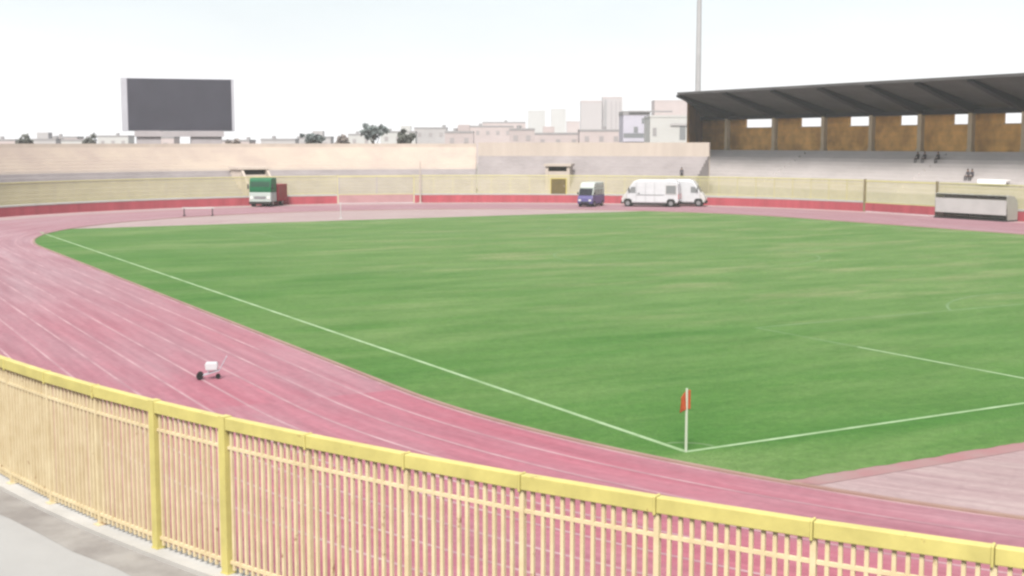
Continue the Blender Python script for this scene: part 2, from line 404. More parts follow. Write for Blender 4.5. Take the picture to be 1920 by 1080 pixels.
# pitch markings
mb = MB(); Z = .016; PW, PL = 70.2, 93.6
def ln(x0, y0, x1, y1, w=.14):
    a, b = Vector((x0, y0)), Vector((x1, y1)); n = max(1, int((b-a).length/4)); d = (b-a).normalized(); q = Vector((-d.y, d.x))*w/2
    for i in range(n):
        p0, p1 = a.lerp(b, i/n), a.lerp(b, (i+1)/n)
        mb.quad((*(p0-q), Z), (*(p0+q), Z), (*(p1+q), Z), (*(p1-q), Z))
def arc(cx, cy, r, a0, a1, w=.13):
    n = max(6, int(abs(a1-a0)/4))
    for i in range(n):
        t0, t1 = R(a0+(a1-a0)*i/n), R(a0+(a1-a0)*(i+1)/n)
        mb.quad(*[(cx+q*math.cos(t), cy+q*math.sin(t), Z) for q, t in ((r-w/2, t0), (r+w/2, t0), (r+w/2, t1), (r-w/2, t1))])
ln(0, .07, 0, PL-.07, .17); ln(PW, .07, PW, PL-.07); ln(-.07, 0, PW+.07, 0, .16); ln(-.07, PL, PW+.07, PL)
ln(16.1, .08, 16.1, 10.5, .15); struct(mb.build('pitch_lines', M['pline'])); mb = MB()
ln(.07, PL/2, PW-.07, PL/2, .1); arc(35.1, PL/2, 9.15, 0, 360, .1)
for s_, y in ((1, 0), (-1, PL)):
    g = lambda v: y + s_*v
    ln(16.1, g(.08) if s_ < 0 else 10.5, 16.1, g(16.4)); ln(54.1, g(.08), 54.1, g(16.4)); ln(16.03, g(16.5), 54.17, g(16.5))
    ln(25.9, g(.08), 25.9, g(5.4)); ln(44.3, g(.08), 44.3, g(5.4)); ln(25.83, g(5.5), 44.37, g(5.5))
    h = math.degrees(math.asin(5.6/9.15)); arc(35.1, g(11), 9.15, h, 180-h) if s_ > 0 else arc(35.1, g(11), 9.15, 180+h, 360-h)
arc(0, 0, 1.0, 8, 82); arc(PW, 0, 1, 98, 172); arc(0, PL, 1, -82, -8); arc(PW, PL, 1, 188, 262)
struct(mb.build('faint_lines', M['pfaint']))

# ------------------------------------------------------------------ perimeter wall and fence
WT = 1.14                                                   # top of wall cap
def wall_run(name, pts_fn, label, material=M['redwall'], cap=True):
    """pts_fn(d) -> open polyline at offset d"""
    root = empty(name, (*pts_fn(0)[len(pts_fn(0))//2], 0), 0, label, 'wall')
    inv = Matrix.Translation(-root.location)
    L4 = [pts_fn(0), pts_fn(.36)]
    mb = MB(); strip(mb, L4[0], L4[0], 0, 1.0, False); strip(mb, L4[1], L4[1], 0, 1.0, False); strip(mb, L4[0], L4[1], 1.0, 1.0, False)
    for k in (0, -1): mb.quad((*L4[0][k], 0), (*L4[1][k], 0), (*L4[1][k], 1.0), (*L4[0][k], 1.0))
    o = mb.build('wall_face', material, root); o.matrix_parent_inverse = inv
    if cap:
        A, B = pts_fn(-.03), pts_fn(.46); mb = MB()
        strip(mb, A, B, WT, WT, False); strip(mb, A, A, 1.003, WT, False); strip(mb, B, B, .96, WT, False)
        o = mb.build('coping', [M['cap']], root); o.matrix_parent_inverse = inv
    return root

def seg_fn(a0, a1, which):
    n = max(2, int(abs(a1-a0)/1.2)); f = near_pt if which == 'n' else far_pt
    return lambda d: [f(a0+(a1-a0)*i/n, d) for i in range(n+1)]
def straight_fn(side, y0, y1):
    def fn(d):
        if side > 0:
            xa, xb = NC.x+NR+d, FC.x+FR+d
        else:
            xa, xb = NC.x-NR-d, FC.x-FR-d
        g = lambda y: xa + (xb-xa)*(y-NC.y)/(FC.y-NC.y)
        n = max(1, int(abs(y1-y0)/3)); return [Vector((g(y0+(y1-y0)*i/n), y0+(y1-y0)*i/n)) for i in range(n+1)]
    return fn
def join_fn(*fns):
    def fn(d):
        out = []
        for f in fns:
            q = f(d); out += q if not out else q[1:]
        return out
    return fn

mb = MB(); f0, f1 = [far_pt(180*i/90, -1.5) for i in range(91)], [far_pt(180*i/90, -.5) for i in range(91)]
g0, g1 = straight_fn(1, 30, FC.y)(-1.5), straight_fn(1, 30, FC.y)(-.5)
strip(mb, g0[:-1]+f0, g1[:-1]+f1, .008, .008, False); struct(mb.build('outer_line', M['outline']))
# openings of the far wall
_, _, G_A1 = on_far_bend(633, 0); _, _, G_A0 = on_far_bend(778, 0)     # pink gate (angles)
RG0, RG1 = at_x(1757, 88.9)[0].y, at_x(1619, 88.95)[0].y               # side gate, along the right straight
near_fn = join_fn(straight_fn(-1, FC.y, NC.y), seg_fn(180, 360, 'n'))
far_left_fn = seg_fn(G_A1, 180, 'f')
far_mid_fn = join_fn(straight_fn(1, RG1, FC.y), seg_fn(0, G_A0, 'f')) if RG1 < FC.y else seg_fn(math.degrees(math.asin((RG1-FC.y)/FR)), G_A0, 'f')
far_right_fn = straight_fn(1, NC.y, min(RG0, FC.y))
wall_run('perimeter_wall', near_fn, 'low wall with pale concrete coping under the nearest yellow fence')
wall_run('perimeter_wall', far_left_fn, 'red low wall round the far bend from the pink gate leftwards, below the big screen')
wall_run('perimeter_wall', far_mid_fn, 'red low wall behind the white vans and the minibus')
wall_run('perimeter_wall', far_right_fn, 'red low wall behind the team shelter under the covered grandstand')

FT = 3.62                                                   # top of fence
def walk(fn, step, d=.2):
    """bay points along a polyline at offset d"""
    P = fn(d); L = [0]
    for i in range(len(P)-1): L.append(L[-1] + (P[i+1]-P[i]).length)
    n = max(1, round(L[-1]/step)); out = []; k = 0
    for b in range(n+1):
        s = L[-1]*b/n
        while k < len(L)-2 and L[k+1] < s: k += 1
        t = (s-L[k])/max(1e-6, L[k+1]-L[k]); out.append(P[k].lerp(P[k+1], t))
    return out
def fence(name, bays, label, z0=WT, z1=FT, bar_w=.046, bar_d=.042, gap=.145, post_w=.07, rail=.195, mats=('yellow3', 'yellow2'), wide=()):
    root = empty(name, (*bays[len(bays)//2], z0), 0, label, 'fence'); inv = Matrix.Translation(-root.location)
    for i, p in enumerate(bays):
        a = bays[max(0, i-1)]; b = bays[min(len(bays)-1, i+1)]; d = (b-a).normalized()
        T = Matrix.Translation((p.x, p.y, 0)) @ Matrix.Rotation(math.atan2(d.y, d.x), 4, 'Z')
        pw = .075 if i in wide else post_w/2
        mb = MB(); mb.box(-post_w/2 if i not in wide else -pw, -pw, z0, post_w/2-.001 if i not in wide else pw, pw, (z1-rail-.002) if i not in wide else z1+.012, T); mb.box(-.09, -.09, z0, .09, .09, z0+.015, T)
        o = mb.build('post', M[mats[1] if i in wide else mats[0]], root); o.matrix_parent_inverse = inv
    for i0, (p, q) in enumerate(zip(bays[:-1], bays[1:])):
        d = (q-p); L = d.length
        T = Matrix.Translation((p.x, p.y, 0)) @ Matrix.Rotation(math.atan2(d.y, d.x), 4, 'Z')
        mb = MB(); a, b = (.078 if i0 in wide else post_w/2+.002), L-(.078 if i0+1 in wide else post_w/2+.002)
        mb.box(a, -.024, z1-.50, b, .024, z1-.455, T); mb.box(a, -.024, z0+.16, b, .022, z0+.215, T)
        n = int((b-a)/gap); x = (L - gap*(n-1))/2
        for k in range(n):
            xx = x + gap*k + random.uniform(-.006, .006)
            mb.box(xx-bar_w/2, -bar_d/2 - .0002*k, z0+.07, xx+bar_w/2, bar_d/2, z1-rail-.01, T)
        o = mb.build('bar_panel', M[mats[0]], root); o.matrix_parent_inverse = inv
        mb = MB(); mb.box(.006 if i0 not in wide else .079, -.07, z1-rail, L-.006 if i0+1 not in wide else L-.079, .07, z1, T)
        if i0 not in wide: mb.box(-.035, -.082, z1-rail-.03, -.0, .082, z1+.012, T)
        o = mb.build('top_rail', M[mats[1]], root, bevel=.012); o.matrix_parent_inverse = inv
    return root
STEP = 2.1
bays = [near_pt(360 - 147.26 + STEP*(k), .2) for k in range(-15, 52)]
A_ = walk(straight_fn(-1, FC.y, NC.y), 2.3)
bays = A_[:-1] + bays
fence('fence', bays, 'tall yellow bar fence with wide top rail, curving round the nearest bend', wide=(len(A_)-1+8, len(A_)-1+9))
def even(fn, step): return walk(fn, step)
fence('fence', even(far_left_fn, 2.5), 'far yellow fence on the red wall below the big screen, left of the pink gate', rail=.12, bar_w=.055, post_w=.06, mats=('yellowfar', 'yellowfar2'))
fence('fence', even(far_mid_fn, 2.5), 'far yellow fence on the red wall behind the white vans and the minibus', rail=.12, bar_w=.055, post_w=.06, mats=('yellowfar', 'yellowfar2'))
fence('fence', even(far_right_fn, 2.5), 'yellow fence on the red wall behind the team shelter, below the grandstand', rail=.12, bar_w=.055, post_w=.06, mats=('yellowfar', 'yellowfar2'))

# pink gate in the far wall, fence bars above it
def gate(name, fn, label, material, h, posts, bars_mat, leaf=2, rise=FT):
    A = fn(.12); p, q = A[0], A[-1]
    root = empty(name, (*p.lerp(q, .5), 0), 0, label, 'gate'); inv = Matrix.Translation(-root.location)
    d = q-p; L = d.length; T = Matrix.Translation((p.x, p.y, 0)) @ Matrix.Rotation(math.atan2(d.y, d.x), 4, 'Z')
    for x, w in ((.12, posts), (L-.12, posts)):
        mb = MB(); mb.box(x-w/2, -w/2, 0, x+w/2, w/2, rise+.1, T); o = mb.build('gate_post', M['yellowfar'] if posts < .2 else M['postbrown'], root); o.matrix_parent_inverse = inv
    for k in range(leaf):
        a = .12+posts/2+.01 + (L-.26-posts)*k/leaf; b = .12+posts/2-.01 + (L-.26-posts)*(k+1)/leaf
        mb = MB(); mb.box(a, -.04, .05, b, .04, h, T)
        o = mb.build('leaf_panel', material, root); o.matrix_parent_inverse = inv
        mb = MB(); mb.box(a, -.05, h+.003, b, .05, h+.09, T); mb.box(a, -.05, rise-.2, b, .05, rise, T)
        n = int((b-a)/.145)
        for j in range(n):
            x = a + .06 + j*.145; mb.box(x-.021, -.014, h+.09, x+.021, .014, rise-.2, T)
        o = mb.build('leaf_bars', bars_mat, root); o.matrix_parent_inverse = inv
    return root
gate('gate', seg_fn(G_A0, G_A1, 'f'), 'wide double gate with pale pink lower panels in the red far wall', M['pinkwall'], 1.1, .10, M['yellowfar'])
gate('gate', (lambda d: [Vector((88.9, RG0)), Vector((88.95, RG1))]), 'yellow barred gate with red lower panel and brown posts beside the team shelter', M['redwall'], 1.0, .22, M['yellowfar2'], 3)

# ------------------------------------------------------------------ terraces
def steps(mb, fn_pt, a0, a1, d0, z0, tread, rise, n, seg=60, mi=0, close_to=GZ):
    """n stepped rows following the ring; ends closed"""
    prof = [(d0, close_to)]
    for k in range(n):
        prof += [(d0+tread*k, z0+rise*(k+1)), (d0+tread*(k+1), z0+rise*(k+1))]
    for (da, za), (db, zb) in zip(prof[:-1], prof[1:]):
        A = [fn_pt(a0+(a1-a0)*i/seg, da) for i in range(seg+1)]; B = [fn_pt(a0+(a1-a0)*i/seg, db) for i in range(seg+1)]
        strip(mb, A, B, za, zb, False, mi)
    last = prof[-1]
    A = [fn_pt(a0+(a1-a0)*i/seg, last[0]) for i in range(seg+1)]
    strip(mb, A, A, close_to, last[1], False, mi)
    for a in (a0, a1):
        for (da, za), (db, zb) in zip(prof[:-1], prof[1:]):
            if db > da: mb.quad((*fn_pt(a, da), close_to), (*fn_pt(a, db), close_to), (*fn_pt(a, db), zb), (*fn_pt(a, da), za), mi)
    return last
def stand(name, fn_pt, a0, a1, label, lower, upper=None, parapet=None, mid_deg=None):
    root = empty(name, (*fn_pt((a0+a1)/2, 10), GZ), 0, label, 'terrace'); inv = Matrix.Translation(-root.location)
    mb = MB(); e = steps(mb, fn_pt, a0, a1, *lower); o = mb.build('lower_tier', M['conc'], root); o.matrix_parent_inverse = inv
    if upper:
        mb = MB(); e = steps(mb, fn_pt, a0, a1, *upper); o = mb.build('upper_tier', M['beige'], root); o.matrix_parent_inverse = inv
    if parapet:
        d0, d1, za, zb = parapet; mb = MB(); n = 60
        A = [fn_pt(a0+(a1-a0)*i/n, d0) for i in range(n+1)]; B = [fn_pt(a0+(a1-a0)*i/n, d1) for i in range(n+1)]
        strip(mb, A, A, za, zb, False); strip(mb, B, B, GZ, zb, False); strip(mb, A, B, zb, zb, False)
        for i in (0, -1): mb.quad((*A[i], za), (*B[i], za), (*B[i], zb), (*A[i], zb))
        o = mb.build('parapet', M['beige2'], root); o.matrix_parent_inverse = inv
    return root
stand('terrace', near_pt, 150, 300, 'concrete terrace that curves round the nearest bend, where the photograph is taken from', (3.6, GZ, .75, .37, 22))
_, _, TA = on_far_bend(893, 9.5)
stand('terrace', far_pt, TA, 205, 'long low terrace of beige upper rows round the far bend, below the big screen',
      (3.6, GZ, .85, .45, 7), (9.58, 4.15, .8, .39, 8), (16.0, 16.4, 7.2, 7.75))
_, _, TB = on_far_bend(1318, 9.5)
stand('terrace', far_pt, TB, TA-.25, 'grey far terrace with a plain beige back wall, behind the white vans',
      (3.6, GZ, .72, .45, 11), None, (11.55, 12.0, 5.9, 7.9))

# terrace tunnel mouths, shallow recesses in a concrete hood, inner shade a painted block
def tunnel(px, d, w, z0, h, label, hood, splay=False):
    p, t, ang = on_far_bend(px, d)
    root = empty('tunnel_mouth', (p.x, p.y, z0), R(ang-90), label, 'tunnel entrance')
    mb = MB()                                               # local: x along the terrace, -y towards the pitch
    mb.box(-w/2-.4, -2.2, -z0+GZ, -w/2, 1.4, h); mb.box(w/2, -2.2, -z0+GZ, w/2+.4, 1.4, h)
    mb.box(-w/2-.6, -2.4, h+.002, w/2+.6, 1.6, h+.32)
    mb.build('hood', hood, root)
    mb = MB(); mb.box(-w/2+.004, -1.6, -z0+GZ, w/2-.004, 1.3, h-.004); mb.build('shade_block', M['dark'], root)
    mb = MB(); mb.box(-w/2+.003, -2.1, -z0+GZ, w/2-.003, -1.75, h*.30); mb.build('front_wall', hood, root)
    if splay:
        for s in (-1, 1):
            mb = MB(); mb.prism([(-4.8, -z0+GZ), (-2.25, -z0+GZ), (-2.25, h-.1), (-2.6, h-.1), (-4.8, .2-z0+GZ+1.2)], s*(w/2+.1)-.15, s*(w/2+.1)+.15, 'x')
            mb.build('side_wall', M['beige2'], root)
    return root
tunnel(1049, 6.2, 2.5, 3.75, .95, 'flat-roofed tunnel mouth in the grey terrace above the brown door', M['beige2'])
tunnel(468, 7.0, 3.2, 3.45, .95, 'tunnel mouth with sloping pale side walls above the green truck', M['beige'], True)
p, t, ang = on_far_bend(1047, .02)
root = empty('steel_door', (p.x, p.y, WT), R(ang-90), 'brown steel door standing in the far yellow fence right of the pink gate', 'door')
mb = MB(); mb.box(-.98, -.06, .0, .98, -.01, 2.0); mb.build('door_leaf', M['rust'], root)
mb = MB()
for x0, x1, z0, z1 in ((-1.08, -.985, 0, 2.1), (.985, 1.08, 0, 2.1), (-.98, .98, 2.003, 2.1)): mb.box(x0, -.08, z0, x1, .0, z1)
mb.build('door_frame', M['yellow'], root)
mb = MB(); mb.box(.74, -.10, .95, .80, -.062, 1.15); mb.build('handle', M['steel'], root)

# ------------------------------------------------------------------ covered grandstand on the right
XF, XB, XC, XS = 93.0, 104.2, 102.4, 91.9
gs = empty('grandstand', (98, 90, GZ), 0, 'covered grandstand with dark cantilever roof and brown brick back wall', 'grandstand'); ginv = Matrix.Translation(-gs.location)
def gpart(mb, name, m_, **k):
    o = mb.build(name, m_, gs, **k); o.matrix_parent_inverse = ginv; return o
YN = 36.0
def yend(x): return 126.0 + (x-XF)*(134.6-126.0)/(103.5-XF)          # skewed far end
mb = MB(); n = 12
for k in range(n):
    x0, x1 = XS + .86*k, XS + .86*(k+1); z = 1.75 + .46*k
    mb.prism([(x0, YN), (x1 if k < n-1 else XB-.01, YN), (x1 if k < n-1 else XB-.01, yend(x1)-1.0), (x0, yend(x0)-1.0)], GZ, z, 'z')
gpart(mb, 'seating', M['seatconc'])
mb = MB(); mb.box(XS-.25, YN, GZ, XS-.003, yend(XS)-1.2, 2.1); gpart(mb, 'front_parapet', M['cap'])
cols_px = [1361, 1449, 1541, 1630, 1721, 1815, 1915]
cys = [at_x(px, XC)[0].y for px in cols_px]
while cys[-1] - 8.2 > YN: cys.append(cys[-1] - 8.2)
ZR = 11.75                                                            # roof height at the back wall
def roof_z(x): return 14.78 + (ZR + .1 - 14.78)*(x-XF)/(XB-XF)
# back wall in pieces round the real openings
OZ0, OZ1 = 10.0, 11.38
ops = []
opx = [(1394, 1443), (1496, 1535), (1587, 1627), (1681, 1714), (1780, 1811), (1874, 1910)]
for a, b in opx: ops.append((at_x(b, XB)[0].y, at_x(a, XB)[0].y))
y = ops[-1][0] - 5.2
while y - 3.4 > YN: ops.append((y-3.2, y)); y -= 8.2
mb = MB(); YE = yend(XB)
mb.box(XB, YN, GZ, XB+.35, YE, OZ0)
edge = YE
for a, b in ops:
    mb.box(XB, b, OZ0, XB+.35, edge, OZ1); edge = a
mb.box(XB, YN, OZ0, XB+.35, edge, OZ1); mb.box(XB, YN, OZ1, XB+.35, YE, ZR-.1)
bw = gpart(mb, 'back_wall', M['brick'])
for a, b in ops:
    mb = MB()
    for z in (OZ0-.003, OZ1-.06): mb.box(XB-.05, a, z, XB-.003, b, z+.09)
    gpart(mb, 'opening_frame', M['column'])
# end wall, follows the skewed end
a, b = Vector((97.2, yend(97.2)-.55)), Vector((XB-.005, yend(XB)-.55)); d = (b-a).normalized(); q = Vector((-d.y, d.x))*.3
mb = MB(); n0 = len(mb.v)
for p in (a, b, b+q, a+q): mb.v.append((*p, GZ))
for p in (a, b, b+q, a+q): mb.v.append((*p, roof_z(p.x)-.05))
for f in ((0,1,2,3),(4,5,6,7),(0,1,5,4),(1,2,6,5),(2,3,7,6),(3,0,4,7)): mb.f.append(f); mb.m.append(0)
gpart(mb, 'end_wall', M['shadedbrick'])
# roof sheet with folded ribs
mb = MB()
T_ = .16; yy = YN - 1
nseg = 60
def yat(x, t): return yy + (yend(x)-yy)*t
top = [[(x, yat(x, i/nseg), roof_z(x)+T_ + (.10 if i % 2 else 0)) for i in range(nseg+1)] for x in (XF, XB+.9)]
bot = [[(x, yat(x, i/nseg), roof_z(x) + (.05 if i % 2 else 0)) for i in range(nseg+1)] for x in (XF, XB+.9)]
for i in range(nseg):
    mb.quad(top[0][i], top[0][i+1], top[1][i+1], top[1][i]); mb.quad(bot[0][i], bot[0][i+1], bot[1][i+1], bot[1][i])
    mb.quad(bot[0][i], bot[0][i+1], top[0][i+1], top[0][i]); mb.quad(bot[1][i], bot[1][i+1], top[1][i+1], top[1][i])
for i in (0, nseg): mb.quad(bot[0][i], bot[1][i], top[1][i], top[0][i])
gpart(mb, 'roof', M['roofdark'])
mb = MB(); mb.box(XF-.14, yy, 14.70, XF-.003, yend(XF), 15.03); gpart(mb, 'fascia', M['roofdark'])
mb = MB(); mb.box(XC-.25, YN, ZR-.55, XC+.25, yend(XC)-1, ZR+.02); gpart(mb, 'header_beam', M['beam'])
for y in cys:
    k = [(XF+.3, roof_z(XF+.3)-.02), (XB-.1, roof_z(XB-.1)-.02), (XB-.1, roof_z(XB-.1)-.5), (XC-.3, roof_z(XC)-1.0), (XF+.3, roof_z(XF+.3)-.30)]
    mb = MB(); mb.prism(k, y-.42, y+.42, 'y'); gpart(mb, 'roof_beam', M['beam'])
    mb = MB(); zb = 1.75 + .46*11; mb.box(XC-.3, y-.3, zb, XC+.3, y+.3, roof_z(XC)-1.0-.003); mb.box(XC-.36, y-.36, zb, XC+.36, y+.36, zb+.35)
    gpart(mb, 'column', M['column'])
# aisle stairs that cut the rows
for y in (109, 84.5, 60):
    mb = MB()
    for k in range(23):
        x0 = XS+.2+.43*k; mb.box(x0, y-.6, 1.75+.23*k-.5, x0+.43, y+.6, 1.75+.23*k+.02)
    gpart(mb, 'aisle_stairs', M['seatconc'])

# mast
p = at_depth(1305, 205)
mast = empty('floodlight_mast', (p.x, p.y, GZ), R(215), 'tall grey floodlight mast rising behind the end of the grandstand roof', 'mast')
mb = MB(); mb.tube((0,0,0), (0,0,14), .52, .44, 16); mb.tube((0,0,14), (0,0,28), .44, .36, 16); mb.tube((0,0,28), (0,0,42), .36, .27, 16); mb.build('shaft', M['steel'], mast)
mb = MB(); mb.tube((0,0,0), (0,0,.25), 1.0, 1.0, 16); mb.build('base', M['cap'], mast)
mb = MB()
for z in (40.4, 41.6): mb.box(-2.4, -.35, z, 2.4, -.27, z+.12)
mb.box(-2.3, -.27, 40.3, -2.2, -.2, 41.8); mb.box(2.2, -.27, 40.3, 2.3, -.2, 41.8); mb.build('lamp_rack', M['steel'], mast)
for z in (40.1, 41.3):
    for k in range(5):
        mb = MB(); mb.box(-2.2+.95*k, -.75, z, -1.6+.95*k, -.36, z+.55); mb.build('floodlight', M['frame'], mast, bevel=.03)

# ------------------------------------------------------------------ big screen
p = at_depth(341, 187); scr = empty('video_screen', (p.x, p.y, GZ), R(-11), 'big dark video screen on a pale pedestal above the far terrace', 'screen')
w, zb, zt = 15.6, zof(246, 187)-GZ, zof(149, 187)-GZ
mb = MB(); mb.box(-w/2, .0, zb, w/2, 1.9, zt); mb.build('housing', M['frame'], scr, bevel=.05)
mb = MB(); mb.box(-w/2+.78, -.06, zb+.10, w/2-.40, -.003, zt-.10); mb.build('display', M['screen'], scr)
mb = MB()
for k in range(1, 6): mb.box(-w/2+w*k/6-.04, 1.903, zb+.2, -w/2+w*k/6+.04, 1.98, zt-.2)
mb.build('rear_frame', M['beam'], scr)
for x0, x1 in ((-5.9, -2.6), (1.6, 5.9)):
    mb = MB(); mb.box(x0, -.25, 0, x1, 1.6, zb-.003); mb.build('pedestal_leg', M['pedestal'], scr, bevel=.05)
mb = MB(); mb.box(-6.2, -.55, zb-.8, 6.2, -.253, zb-.05); mb.build('crossbeam', M['pedestal'], scr)

# ------------------------------------------------------------------ vehicles
def wheel(parent, x, y, r, w, side):
    o = MB(); o.tube((x, y-w/2, r), (x, y+w/2, r), r, r, 22); t = o.build('wheel', M['tyre'], parent)
    o = MB(); yy = y + side*(w/2+.006); o.tube((x, yy, r), (x, yy-side*.05, r), r*.58, r*.5, 16); o.build('rim', M['rim'], t)
    return t
# white vans (front = -x local, seen side = -y local)
def ground_px(px, y):
    d = CAM.z*F/(y-HY); return at_depth(px, d)
def white_van(loc, rz, L, label, window):
    van = empty('delivery_van', (*loc, 0.006), rz, label, 'van')
    H, W = 3.32, 2.2
    mb = MB()
    mb.prism([(.95, .46), (L-.08, .46), (L, .8), (L-.06, H-.45), (L-.3, H-.06), (L-.7, H), (2.0, H), (1.45, H-.2), (1.05, H-.75), (.62, 1.85), (.62, .9)], 0, W, 'y'); mb.build('body', M['white'], van, bevel=.16)
    mb = MB(); mb.prism([(.0, .5), (.66, .5), (.66, 1.80), (.40, 1.62), (.06, 1.2)], .07, W-.07, 'y'); mb.build('bonnet', M['whitedim'], van, bevel=.10)
    mb = MB(); mb.prism([(.60, 1.90), (.64, 1.90), (1.06, H-.74), (1.02, H-.74)], .16, W-.16, 'y'); mb.build('windscreen', M['glass'], van)
    wx = L - .92
    if window:
        mb = MB(); mb.box(wx-.60, -.035, 1.65, wx+.60, .01, 2.62); f = mb.build('side_window', M['window'], van, bevel=.02)
        mb = MB()
        for x0, x1, z0, z1 in ((-.68, -.605, 1.58, 2.70), (.605, .68, 1.58, 2.70), (-.60, .60, 1.58, 1.645), (-.60, .60, 2.625, 2.70)): mb.box(wx+x0, -.05, z0, wx+x1, .012, z1)
        mb.build('window_frame', M['whitedim'], f)
    for y0, y1 in ((-.03, .01), (W-.01, W+.03)):
        mb = MB(); mb.prism([(.86, 1.72), (1.75, 1.72), (1.75, 2.45), (1.22, 2.45)], y0, y1, 'y'); mb.build('cab_window', M['window'], van)
    for x in (1.85, 3.0, 4.1):
        if x < L-.5:
            mb = MB(); mb.box(x-.018, -.012, .65, x+.018, .005, 3.0); mb.build('door_seam', M['rim'], van)
    mb = MB(); mb.box(1.9, -.04, 1.45, L-1.75, -.002, 1.51); mb.build('side_rail', M['rim'], van)
    mb = MB(); mb.box(2.05, -.06, 1.62, 2.09+.16, -.004, 1.70); mb.build('handle', M['under'], van)
    mb = MB(); mb.box(.7, .12, .24, L-.15, W-.12, .457); mb.build('chassis', M['under'], van)
    mb = MB(); mb.box(-.1, .05, .36, .02, W-.05, .70); mb.build('bumper', M['under'], van, bevel=.03)
    mb = MB(); mb.box(L-.04, .08, .40, L+.10, W-.08, .62); mb.build('bumper', M['under'], van, bevel=.03)
    for y in (.15, W-.5):
        mb = MB(); mb.box(-.02, y, .80, .07, y+.35, 1.10); mb.build('headlight', M['lamp'], van, bevel=.02)
    for y in (.06, W-.26):
        mb = MB(); mb.box(L-.04, y, 1.0, L+.03, y+.2, 1.6); mb.build('tail_light', M['lampred'], van)
    for y0, y1 in ((-.28, -.02), (W+.02, W+.28)):
        mb = MB(); mb.box(.88, y0, 1.85, .98, y1, 2.35); mb.build('mirror', M['under'], van, bevel=.02)
    for x in (.78, L-.92):
        for y, s in ((.13, -1), (W-.13, 1)): wheel(van, x, y, .45, .30, s)
        for y0, y1 in ((-.012, .02), (W-.02, W+.012)):
            mb = MB(); mb.prism([(x-.56+.02, .42), (x-.5, .82), (x-.28, 1.0), (x+.28, 1.0), (x+.5, .82), (x+.54, .42)], y0, y1, 'y'); mb.build('wheel_arch', M['under'], van)
    return van
a, b = ground_px(1165, 386.5), ground_px(1312, 388.5); d = (b-a).normalized(); ang = math.atan2(d.y, d.x)
LA = (b-a).length*(1272-1165)/147.
white_van(a, ang, LA, 'long white high-roofed van facing left by the red wall, one square grey side window', True)
nrm = Vector((-d.y, d.x))
LB = 5.6
white_van(b + nrm*2.45 + d*.25 + nrm*2.2, ang+math.pi, LB, 'second white van, parked behind the windowed white van with its nose to the right', False)

# blue and white minibus, front towards the camera
p = ground_px(1108, 386); car = empty('minibus', (*p, .006), 0, 'small dark blue and white minibus with a black windscreen, left of the white vans', 'minibus')
vd = (Vector((CAM.x, CAM.y)) - p).normalized(); car.rotation_euler.z = math.atan2(vd.y, vd.x) - R(20)
W2 = .98
mb = MB(); mb.prism([(2.2, .36), (2.28, .62), (2.22, 1.05), (2.02, 1.42), (-2.3, 1.42), (-2.35, .5), (-2.25, .36)], -W2, W2, 'y'); mb.build('body', M['purple'], car, bevel=.09)
mb = MB(); mb.prism([(2.0, 1.424), (1.62, 2.28), (-2.24, 2.28), (-2.29, 1.424)], -W2+.03, W2-.03, 'y'); mb.build('cabin', M['whitegreen'], car, bevel=.06)
mb = MB(); mb.prism([(1.60, 2.284), (1.35, 2.75), (1.0, 3.0), (-2.0, 3.0), (-2.2, 2.8), (-2.23, 2.284)], -W2+.06, W2-.06, 'y'); mb.build('roof', M['whitegreen'], car, bevel=.1)
mb = MB(); mb.prism([(2.03, 1.47), (2.06, 1.47), (1.70, 2.26), (1.67, 2.26)], -W2+.12, W2-.12, 'y'); mb.build('windscreen', M['glassdull'], car)
for s in (-1, 1):
    for x0, x1 in ((.55, 1.45), (-.55, .45), (-1.65, -.65)):
        mb = MB(); mb.box(x0, s*(W2-.03)-.012, 1.55, x1, s*(W2-.03)+.012, 2.18); mb.build('side_window', M['window'], car)
    mb = MB(); mb.box(2.18, s*.66-.16, .72, 2.30, s*.66+.16, .92); mb.build('headlight', M['lamp'], car, bevel=.02)
    mb = MB(); mb.box(1.72, s*(W2+.10)-.08, 1.5, 1.84, s*(W2+.10)+.08, 1.8); mb.build('mirror', M['under'], car, bevel=.02)
    for x in (1.4, -1.45): wheel(car, x, s*(W2-.10), .36, .24, s)
mb = MB(); mb.box(2.24, -.55, .45, 2.31, .55, .66); mb.build('grille', M['under'], car)
mb = MB(); mb.box(-2.1, -.8, .2, 2.1, .8, .355); mb.build('chassis', M['under'], car)

# green truck, front towards the camera
p = ground_px(494, 386.5); truck = empty('small_truck', (*p, .006), 0, 'dark green cab truck with pale front and dark red side at the far wall', 'truck')
vd = (Vector((CAM.x, CAM.y)) - p).normalized(); truck.rotation_euler.z = math.atan2(vd.y, vd.x) - R(21)
W3 = 1.42
mb = MB(); mb.prism([(.98, 1.78), (1.02, 2.4), (.8, 3.42), (.6, 3.55), (-1.0, 3.55), (-1.05, 1.78)], -W3, W3, 'y'); mb.build('cab', M['green'], truck, bevel=.1)
mb = MB(); mb.prism([(1.02, 2.5), (1.05, 2.5), (.90, 3.1), (.87, 3.1)], -W3+.18, W3-.18, 'y'); mb.build('windscreen', M['glassgreen'], truck)
mb = MB(); mb.box(-1.0, -W3+.02, .62, 1.05, W3-.02, 1.775); mb.build('front_panel', M['grille'], truck, bevel=.06)
mb = MB(); mb.box(1.053, -.75, 1.0, 1.09, .75, 1.3); mb.build('grille', M['rim'], truck)
for s in (-1, 1):
    mb = MB(); mb.box(1.053, s*1.1-.2, .95, 1.1, s*1.1+.2, 1.3); mb.build('headlight', M['lamp'], truck, bevel=.02)
    mb = MB(); mb.box(.85, s*(W3+.16)-.08, 2.2, .97, s*(W3+.16)+.08, 2.8); mb.build('mirror', M['under'], truck, bevel=.02)
    for x in (.15, -3.2): wheel(truck, x, s*(W3-.24), .48, .34, s)
